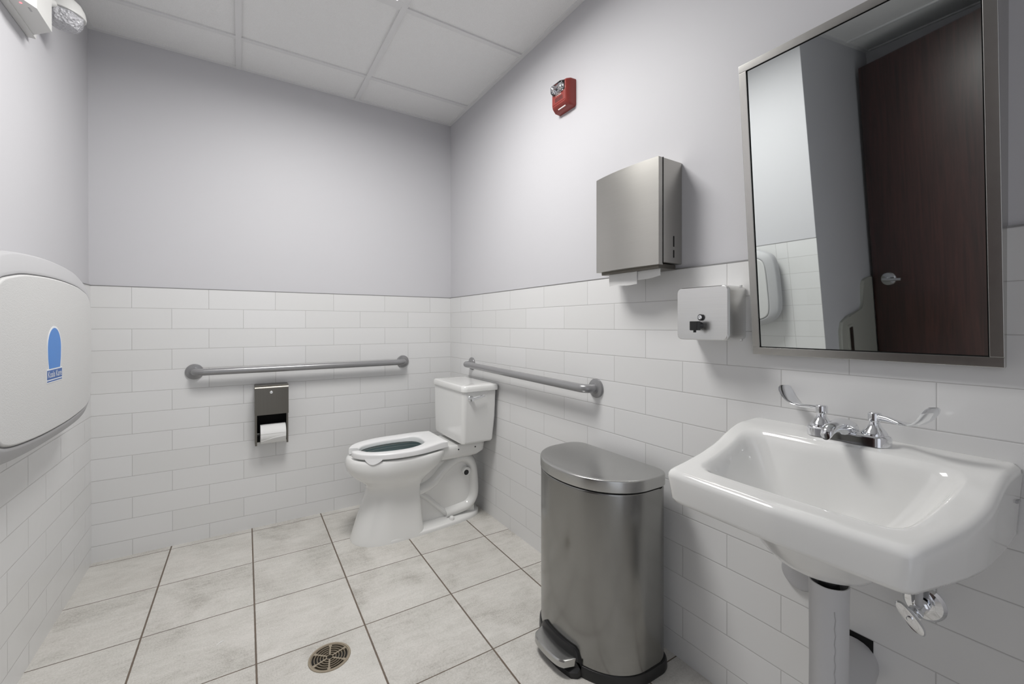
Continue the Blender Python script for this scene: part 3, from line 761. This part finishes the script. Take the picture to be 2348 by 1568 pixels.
def faucet():
    cy = -2.331; cx = -0.062; zt = 0.8535
    r = empty('faucet', (cx, cy, zt), 'chrome two-handle faucet with long wrist blade levers on the back of the sink', 'faucet')
    b = MB()
    def base(i, z): return [(x, y, z) for x, y in rrect(cx-0.0265+i, cx+0.0265-i, cy-0.080+i, cy+0.080-i, 0.025-i*0.5, 8)]
    b.loft([base(0, zt-0.001), base(0, zt+0.016), base(0.0015, zt+0.020), base(0.005, zt+0.0225)], True, True)
    body = b.build('base', M_CHROME, r, 50)
    sp = MB()
    prof = [((cx+0.004), 0.022, 0.026, 0.018), (cx-0.016, 0.023, 0.030, 0.020), (cx-0.034, 0.021, 0.034, 0.017), (cx-0.060, 0.017, 0.037, 0.013), (cx-0.085, 0.014, 0.036, 0.011), (cx-0.100, 0.0125, 0.031, 0.011), (cx-0.107, 0.011, 0.025, 0.010), (cx-0.110, 0.007, 0.020, 0.006)]
    rings = []
    for x, hw, zc, hz in prof:
        rings.append([(x, cy+hw*math.cos(2*PI*k/24), zt+zc+hz*math.sin(2*PI*k/24)) for k in range(24)])
    sp.loft(rings, True, True)
    sp.build('spout', M_CHROME, r, 60)
    for s_, ang, nm in ((1, 0.42, 'left'), (-1, 0.42, 'right')):
        py = cy + s_*0.0508
        h = MB()
        h.lathe((cx, py, zt+0.020), (0, 0, 1), [(0.0245, 0), (0.0245, 0.003), (0.022, 0.008), (0.015, 0.017), (0.0105, 0.024), (0.0095, 0.030), (0.0125, 0.033), (0.0128, 0.047), (0.0105, 0.050), (0.004, 0.0505)], 10)
        # blade: ribbon rising at the tip
        dx = (math.sin(ang) if s_ > 0 else -math.sin(ang)); dy = s_*math.cos(ang)
        zz = zt+0.061
        pts = [(0.008, 0.000, 0.0075, 0.0065), (0.03, 0.000, 0.0075, 0.0055), (0.055, -0.003, 0.0100, 0.0045), (0.075, -0.001, 0.0145, 0.0036), (0.090, 0.005, 0.0190, 0.0032), (0.102, 0.016, 0.0215, 0.0030), (0.110, 0.029, 0.0220, 0.0030), (0.114, 0.037, 0.0190, 0.0028), (0.1155, 0.041, 0.012, 0.0024)]
        P = [Vector((cx+dx*a, py+dy*a, zz+z)) for a, z, w_, t_ in pts]
        side = Vector((-dy, dx, 0)).normalized()
        rings = []
        for i, p in enumerate(P):
            t = (P[min(i+1, len(P)-1)]-P[max(i-1, 0)]).normalized(); nn = side.cross(t).normalized(); w_, th = pts[i][2], pts[i][3]
            rings.append([p + side*(w_*math.cos(2*PI*k/16)) + nn*(th*math.sin(2*PI*k/16)) for k in range(16)])
        h.loft(rings, True, True)
        o = h.build('handle', M_CHROME, r, 40)
faucet()

# ------------------------------------------------------------------ plumbing under the sink
def plumbing():
    cx, cy = -0.207, SY-0.016
    r = empty('pipe_cover', (cx, cy, 0.34), 'white vinyl drain pipe cover hanging under the sink and running into the wall', 'pipe cover')
    b = MB(); n = 40
    def tubewall(zs):
        rings = []
        for z, rr in zs: rings.append([(cx+rr*math.cos(2*PI*k/n)+0.0006*math.sin(5*z*20+k), cy+rr*math.sin(2*PI*k/n), z) for k in range(n)])
        return rings
    zs = [(0.30, 0.0340), (0.36, 0.0340), (0.42, 0.0337), (0.48, 0.0341), (0.54, 0.0343), (0.581, 0.0352), (0.584, 0.0346)]
    inner = [(0.584, 0.0325), (0.50, 0.032)]
    b.loft(tubewall(zs)+tubewall(inner), True, True)
    b.build('vertical_sleeve', M_PVC, r, 50)
    sm = MB(); sp_ = []
    for k in range(30):
        z = 0.302+0.0082*k; a = math.radians(218 + 1.6*math.sin(k*1.7))
        sp_.append((cx+0.0342*math.cos(a), cy+0.0342*math.sin(a), z))
    sm.tube(sp_, 0.0009, 6, ref=(1, 0, 0))
    sm.build('seam', M_PLAS, r, 60)
    MB().lathe((cx, cy, 0.50), (0, 0, 1), [(0.031, 0), (0.031, 0.055), (0.020, 0.060), (0.018, 0.085)], 24).build('tailpiece', M_BLACK, r)
    e = MB(); path = [(cx, cy, 0.345), (cx+0.010, cy, 0.315), (cx+0.05, cy, 0.305), (cx+0.12, cy+0.015, 0.316), (-0.004, cy+0.029, 0.322)]
    cp = catmull(path, 5, False); e.tube(cp, [lerp(0.036, 0.050, ss(0.25, 0.8, k/(len(cp)-1))) for k in range(len(cp))], 28, ref=(0, 1, 0))
    e.build('wall_sleeve', M_PVC, r, 60)
    MB().prism([(-2.361, 0.33), (-2.361, 0.3815), (-2.29, 0.3815), (-2.29, 0.33)], lambda u, v, q: (q, u, v), -0.0015, 0.0005).build('wall_opening', M_VOID, r, 0)
    c = empty('pipe_hole_cover', (0, -2.208, 0.467), 'round grey pipe cover on the wall behind and left of the white drain sleeve', 'wall cover')
    MB().lathe((0.0, -2.208, 0.467), (-1, 0, 0), [(0.044, 0), (0.044, 0.006), (0.041, 0.010), (0.034, 0.011)], 36).build('disc', M_PLAS, c)
    v = empty('shutoff_valve', (0, -2.458, 0.512), 'chrome shutoff valve with an oval handle on the wall under the sink', 'valve')
    vy, vz = -2.449, 0.520
    MB().lathe((0, vy, vz), (-1, 0, 0), [(0.036, 0), (0.036, 0.002), (0.031, 0.008), (0.020, 0.010), (0.011, 0.011)], 36).build('escutcheon', M_CHROME, v)
    s = MB(); s.lathe((-0.004, vy, vz), (-1, 0, 0), [(0.008, 0), (0.008, 0.012), (0.0135, 0.013), (0.0135, 0.024), (0.010, 0.026), (0.010, 0.050), (0.013, 0.052), (0.013, 0.062), (0.007, 0.064), (0.007, 0.082)], 8)
    s.build('valve_body', M_CHROME, v, 30)
    hs = MB(); hs.tube(catmull([(-0.038, vy, vz+0.006), (-0.038, vy, vz+0.06), (-0.040, vy+0.004, vz+0.11), (-0.045, vy+0.012, vz+0.165)], 4, False), 0.0065, 12, ref=(0, 1, 0)); hs.build('supply_hose', M_PVC, v)
    h = MB(); ra = []
    for k, (sc, xo) in enumerate(((0.90, 0.0), (1.0, -0.003), (1.0, -0.006), (0.92, -0.0085), (0.6, -0.0075), (0.3, -0.0085))):
        ra.append([(-0.086+xo, vy+0.0145*sc*math.cos(2*PI*i/36), vz+0.037*sc*math.sin(2*PI*i/36)) for i in range(36)])
    h.loft(ra, True, True)
    bmesh.ops.scale(h.bm, verts=h.bm.verts[:], vec=(1, 0.88, 0.88), space=Matrix.Translation((0, -vy, -vz)))
    bmesh.ops.rotate(h.bm, verts=h.bm.verts[:], cent=(-0.088, vy, vz), matrix=Matrix.Rotation(math.radians(-42), 3, 'X') @ Matrix.Rotation(math.radians(0), 3, 'Z'))
    hd = h.build('handle', M_CHROME, v, 50)
    MB().lathe((-0.0935, vy, vz), (-1, 0, 0), [(0.005, 0), (0.005, 0.003), (0.0025, 0.0035)], 16).build('screw', M_CHROME, v)
plumbing()

# ------------------------------------------------------------------ trash can
def trash_can():
    XB, YM = -0.048, -1.620
    r = empty('trash_can', (-0.2, YM, 0), 'semi-round brushed steel step trash can standing against the wall beside the sink', 'trash can')
    HWY, DEP = 0.234, 0.296
    def outline(i=0.0, n=90):
        hw, dep = HWY-i, DEP-2*i; out = []; xb = XB-i
        # rear straight part with rounded corners, superelliptic front
        rc = 0.055
        for k in range(9):
            a = math.radians(90*k/8); out.append((xb-rc+rc*math.cos(math.radians(0))*math.cos(a) if False else xb-rc+rc*math.cos(a), YM+hw-rc+rc*math.sin(a)))
        xm = xb-0.10
        m = 40
        for k in range(1, m):
            a = PI*k/m; ex = 2/2.15
            c, s_ = math.cos(a), math.sin(a)
            out.append((xm-(dep-0.10)*(s_**ex), YM+hw*(abs(c)**ex)*(1 if c > 0 else -1)))
        for k in range(9):
            a = math.radians(-90+90*k/8); out.append((xb-rc+rc*math.cos(a), YM-hw+rc+rc*math.sin(a)))
        return out
    ring = lambda i, z: [(x, y, z) for x, y in outline(i)]
    b = MB(); b.loft([ring(0.006, 0.012), ring(0.005, 0.020), ring(0.005, 0.588), ring(0.008, 0.592)], True, True); b.build('body', M_STEEL_C, r, 50)
    MB().loft([ring(0.010, 0.590), ring(0.010, 0.5975)], True, True) and None
    g = MB(); g.loft([ring(0.009, 0.588), ring(0.009, 0.5985)], True, True); g.build('lid_gap', M_VOID, r, 0)
    l = MB()
    def dome(i, z): return ring(i, z)
    l.loft([dome(0.004, 0.5975), dome(0.002, 0.600), dome(0.002, 0.630), dome(0.0032, 0.6335), dome(0.0065, 0.6355), dome(0.02, 0.6365), dome(0.06, 0.6375)], True, True)
    l.build('lid', M_STEEL_L, r, 60)
    MB().box(-0.050, -0.036, YM-0.10, YM+0.02, 0.575, 0.612, 0.003).build('hinge', M_BLACK, r)
    k = MB(); k.loft([ring(-0.001, 0.0), ring(-0.003, 0.006), ring(-0.002, 0.026), ring(0.001, 0.034), ring(0.005, 0.035)], True, True)
    base = k.build('base', M_BLACK, r, 50)
    # rear plastic rising behind the left flank
    rg = MB()
    O = outline(-0.004); O2 = outline(0.004)
    idx = list(range(0, 16)); rings = []
    for j in idx:
        hgt = lerp(0.16, 0.05, max(0, (j-4))/12)
        a, c = O[j], O2[j]; rings.append([(a[0], a[1], 0.01), (a[0], a[1], hgt), (c[0], c[1], hgt), (c[0], c[1], 0.01)])
    rg.loft(rings, True, True); rg.build('rear_guard', M_BLACK, base, 40)
    # pedal recess and pedal on the curved front
    m = outline(0.0); 
    def fx(y):
        t = abs(y-YM)/HWY; return XB-0.10-(DEP-0.10)*((1-min(1, t)**2.15)**(1/2.15))
    ph = MB(); y0, y1 = -1.723, -1.518; rings = []
    prof = rrect(0.0, 0.098, 0, 1, 0.0)
    NN = 16
    for i in range(NN+1):
        y = lerp(y0, y1, i/NN); t = i/NN
        top = 0.080*(min(1, min(t, 1-t)*7+0.45))
        xo = fx(y)
        e = 0.018 if 0 < i < NN else 0.006
        rings.append([(xo+0.012, y, 0.0), (xo-e-0.010, y, 0.0), (xo-e-0.012, y, 0.018), (xo-e*0.6, y, 0.030), (xo-0.008, y, 0.045), (xo-0.007, y, top-0.006), (xo-0.003, y, top), (xo+0.012, y, top)])
    ph.loft(rings, True, True); ph.build('pedal_housing', M_BLACK, r, 40)
    pd = MB(); rings = []
    ya, yb = -1.710, -1.533
    for i in range(NN+1):
        y = lerp(ya, yb, i/NN); xo = fx(y); t = i/NN
        rnd = (1-abs(2*t-1)**7)
        reach = 0.012+0.036*rnd**0.5
        rings.append([(xo-0.004, y, 0.056), (xo-0.004-reach*0.5, y, 0.057), (xo-0.004-reach+0.004, y, 0.055), (xo-0.004-reach, y, 0.051), (xo-0.004-reach-0.001, y, 0.034), (xo-0.004-reach+0.003, y, 0.033), (xo-0.004-reach+0.006, y, 0.047), (xo-0.004, y, 0.049)])
    pd.loft(rings, True, True); pd.build('pedal', M_STEEL_L, r, 35)
trash_can()

# ------------------------------------------------------------------ floor drain
def drain():
    cx, cy, R = DR
    r = empty('floor_drain', (cx, cy, 0), 'round bronze-coloured floor drain grate set into the stone tile floor', 'drain')
    def annulus(b, r0, r1, z0, z1, a0=0, a1=360, n=48):
        if a1-a0 >= 360:
            rings = []
            for rr, z in ((r1, z0), (r1, z1-0.0008), (r1-0.0008, z1), (r0+0.0006, z1), (r0, z1-0.0006), (r0, z0)):
                rings.append([(cx+rr*math.cos(2*PI*k/n), cy+rr*math.sin(2*PI*k/n), z) for k in range(n)])
            b.loft(rings, False, False, wrap=True)
    b = MB(); annulus(b, 0.0595, R-0.0002, -0.012, 0.0022, n=64); b.build('rim', M_BRASS, r, 40)
    g = MB()
    for r0, r1 in ((0.0562, 0.0593), (0.0468, 0.0492), (0.0375, 0.0398), (0.0282, 0.0305), (0.0188, 0.0212), (0.0090, 0.0116)):
        annulus(g, r0, r1, -0.006, 0.0012)
    for k in range(6):
        a = math.radians(18+60*k); M = Matrix.Translation((cx, cy, 0)) @ Matrix.Rotation(a, 4, 'Z')
        g.box(0.0100, 0.0580, -0.0026, 0.0026, -0.006, 0.0013, 0.0004, 1, M=M)
        for dd in (0.051,): g.box(dd-0.005, dd+0.005, -0.005, 0.005, -0.006, 0.0012, 0.0004, 1, M=M)
    g.build('grate', M_BRASS, r, 40)
    MB().lathe((cx, cy, -0.11), (0, 0, 1), [(0.058, 0), (0.058, 0.002)], 32).build('sump', M_VOID, r)
drain()
def scrap():
    b = MB(); p = (-1.285, -1.04, 0)
    v = [b.bm.verts.new(q) for q in ((-1.310, -0.934, 0.0006), (-1.296, -0.926, 0.003), (-1.287, -0.921, 0.0008), (-1.289, -0.924, 0.0004), (-1.297, -0.930, 0.0018), (-1.309, -0.937, 0.0004))]
    b.face([v[0], v[1], v[4], v[5]]); b.face([v[1], v[2], v[3], v[4]])
    o = b.build('paper_scrap', M_PAPER, None, 0)
    o['label'] = 'tiny white shred of paper lying on the floor tiles left of the drain'; o['category'] = 'paper scrap'
scrap()

# ------------------------------------------------------------------ baby changing station
def changing_station():
    YS = -0.910
    r = empty('changing_station', (XL, YS, 0.765), 'folded light grey wall-mounted baby changing station with a blue sticker on the left-hand wall', 'changing station')
    half = [(0.0, 1.317), (0.20, 1.309), (0.30, 1.291), (0.375, 1.265), (0.425, 1.228), (0.443, 1.15), (0.447, 1.02), (0.445, 0.92), (0.432, 0.855), (0.385, 0.800), (0.30, 0.776), (0.15, 0.766), (0.0, 0.764)]
    pts = half + [(-y, z) for y, z in reversed(half[1:-1])]
    base = [(p.x, p.y) for p in catmull([(a, b) for a, b in pts], 6)]
    ZC = 1.041
    hp = [(0.0, 1.256), (0.18, 1.250), (0.27, 1.238), (0.325, 1.224), (0.355, 1.196), (0.366, 1.14), (0.368, 1.0), (0.366, 0.905), (0.355, 0.858), (0.325, 0.832), (0.25, 0.817), (0.12, 0.808), (0.0, 0.806)]
    pp = hp + [(-y, z) for y, z in reversed(hp[1:-1])]
    pbase = [(p.x, p.y) for p in catmull([(a, b) for a, b in pp], 6)]
    def psec(x, g):
        return [(x, YS+u*(1.0 if u > 0 else 1.06)*(0.368+g)/0.368, 1.031+(v-1.031)*(0.225+g)/0.225) for u, v in pbase]
    def sec(x, iy, iz=None, zo=0.0):
        iz = iy if iz is None else iz
        ky = (0.447-iy)/0.447; kz = (0.277-iz)/0.277
        return [(x, YS+u*ky, ZC+zo+(v-ZC)*kz) for u, v in base]
    b = MB(); b.loft([sec(XL, 0.030), sec(XL+0.030, 0.030), sec(XL+0.036, 0.034)], True, True); b.build('wall_housing', M_PLAS, r, 40)
    s = MB(); s.loft([sec(XL+0.034, 0.012), sec(XL+0.040, 0.006), sec(XL+0.052, 0.003), sec(XL+0.080, 0.0), sec(XL+0.093, 0.002), sec(XL+0.101, 0.008), psec(XL+0.1125, 0.012), psec(XL+0.1135, 0.005), psec(XL+0.1125, 0.0035), psec(XL+0.1075, 0.003), psec(XL+0.107, -0.08)], True, True)
    s.build('bed_shell', M_PLAS, r, 45)
    p = MB(); xo = XL+0.107
    p.loft([psec(xo-0.002, 0.0), psec(xo+0.007, 0.0), psec(xo+0.0095, -0.0015), psec(xo+0.0112, -0.005), psec(xo+0.0120, -0.15)], True, True)
    p.build('front_panel', M_PLAS2, r, 45)
    xs = xo+0.0116
    st = MB()
    # sticker: arched top over a rectangular banner
    cy, hw, zb, zt = -0.9296, 0.0635, 0.948, 1.1145
    def fns(u, v, q): return (xs+q, cy+u, v)
    def arch(i, zlo):
        o = [(-hw+i, zlo)] ; o = []
        for k in range(25):
            a = PI*k/24; o.append(((hw-i)*0.93*math.cos(a), 1.050+(zt-1.050-i)*math.sin(a)))
        lo = [( -(hw-i)*0.90, 1.02), (-(hw-i)*0.78, zlo), ((hw-i)*0.78, zlo), ((hw-i)*0.90, 1.02)]
        return o+lo
    st.prism(arch(0.0, 0.985), fns, 0.0, 0.0010); st.prism([(-hw, zb), (hw, zb), (hw, zb+0.041), (-hw, zb+0.041)], fns, 0.0, 0.0011)
    stk = st.build('sticker', M_STW, r, 0)
    MB().prism(arch(0.006, 0.989), fns, 0.0008, 0.0014).build('blue_arch', M_BLUE, stk, 0)
    MB().prism([(-hw+0.003, zb+0.010), (hw-0.003, zb+0.010), (hw-0.003, zb+0.037), (-hw+0.003, zb+0.037)], fns, 0.0009, 0.0015).prism([(-hw+0.003, zb+0.003), (hw-0.003, zb+0.003), (hw-0.003, zb+0.0065), (-hw+0.003, zb+0.0065)], fns, 0.0009, 0.0015).build('banner', M_BLUE2, stk, 0)
    text_obj('lettering', 'Koala Kare', 0.0265, 0.0, lambda u, v, q: (xs+0.0017+q, cy+u, zb+0.0235+v), M_STW, stk, sxy=(0.95, 1.0))
changing_station()

# ------------------------------------------------------------------ emergency light
def emergency_light():
    r = empty('emergency_light', (XL, -0.95, 2.08), 'white emergency light with a clear prismatic lamp head near the ceiling on the left-hand wall', 'emergency light')
    ya, yb = -1.03, -0.70; z0, z1 = 2.080, 2.205; x0 = XL-0.008
    MB().box(x0, XL+0.014, -1.05, -0.672, z0-0.004, z1+0.008, 0.003).build('back_plate', M_LITE, r)
    b = MB()
    pl = [(XL+0.010, ya-0.02), (XL+0.050, ya), (XL+0.050, -0.898), (XL+0.069, -0.868), (XL+0.069, -0.745), (XL+0.010, -0.690)]
    b.prism(pl, lambda u, v, q: (u, v, q), z0, z1, bev=0.002)
    b.build('housing', M_LITE, r, 30)
    MB().lathe((XL+0.038, -0.878, z0), (0, 0, -1), [(0.0035, 0), (0.003, 0.0015)], 12).build('indicator', M_LED, r)
    t = MB(); t.box(XL+0.048, XL+0.052, -0.862, -0.842, z0-0.001, z0+0.001).build('test_button', M_PLAS, r, 0)
    k = MB(); k.tube([(XL+0.035, -0.72, z0+0.112), (XL+0.050, -0.64, z0+0.150)], 0.012, 16); k.build('swivel', M_LITE, r)
    # lamp head: dome behind, faceted clear lens in front
    c = Vector((-1.764, -0.600, 2.225)); ax = Vector((-0.10, 0.02, -1.0)).normalized()
    hd = MB(); hd.lathe(c, ax, [(0.010, -0.060), (0.026, -0.056), (0.042, -0.044), (0.053, -0.025), (0.058, -0.006), (0.058, 0.0), (0.055, 0.002)], 36)
    h = hd.build('lamp_head', M_LITE, r, 40)
    ln = MB(); ln.lathe(c, ax, [(0.0555, 0.001), (0.054, 0.020), (0.042, 0.044), (0.028, 0.050)], 8); ln.build('lens', M_LENS, h, 20)
emergency_light()

# ------------------------------------------------------------------ alcove: open door and moulded fitting
def alcove():
    a = Vector((-2.600, -1.572, 0)); h = Vector((-2.322, -2.455, 0)); d = (h-a); Lw = d.length; d.normalize(); n = Vector((-d.y, d.x, 0))
    if n.x < 0: n = -n
    r = empty('door_1', (h.x, h.y, 0), 'dark brown wooden door standing open, seen in the mirror', 'door'); r['kind'] = 'structure'
    def fn(u, v, q): p = a + d*u + n*q; return (p.x, p.y, v)
    MB().prism([(0, 0.008), (Lw, 0.008), (Lw, 2.36), (0, 2.36)], fn, -0.044, 0.0).build('slab', M_WOOD, r, 0)
    hb = MB(); c = a + d*0.098 + Vector((0, 0, 0.94))
    hb.lathe(c, n, [(0.046, 0), (0.046, 0.004), (0.041, 0.012), (0.018, 0.015), (0.013, 0.017), (0.013, 0.050)], 32)
    p0 = c+n*0.050
    hb.tube([p0-d*0.006, p0+d*0.02, p0+d*0.06, p0+d*0.105], [0.012, 0.011, 0.010, 0.009], 16, ref=tuple(n), sx=1.0, sy=0.7)
    hb.build('lever_handle', M_CHROME, r, 40)
    f = empty('moulded_fitting', (-2.40, YC, 0.40), 'grey moulded plastic fitting with a stepped top, seen in the mirror', 'wall fitting')
    out = [(-2.592, 0.966), (-2.52, 0.966), (-2.45, 0.955), (-2.425, 0.925), (-2.41, 0.80), (-2.38, 0.765), (-2.16, 0.760), (-2.06, 0.735), (-2.03, 0.68), (-2.02, 0.40), (-2.592, 0.40)]
    MB().prism(out, lambda u, v, q: (u, YC-q, v), 0.0, 0.020, bev=0.008, seg=3).build('panel', M_BEIGE, f, 40)
    MB().prism(rrect(-2.20, -2.12, 0.42, 0.70, 0.01), lambda u, v, q: (u, YC-q, v), 0.018, 0.025).build('slot_frame', M_BEIGE, f, 30)
    MB().prism(rrect(-2.185, -2.135, 0.42, 0.685, 0.008), lambda u, v, q: (u, YC-q, v), 0.020, 0.027).build('slot', M_STEEL_D, f, 30)
alcove()
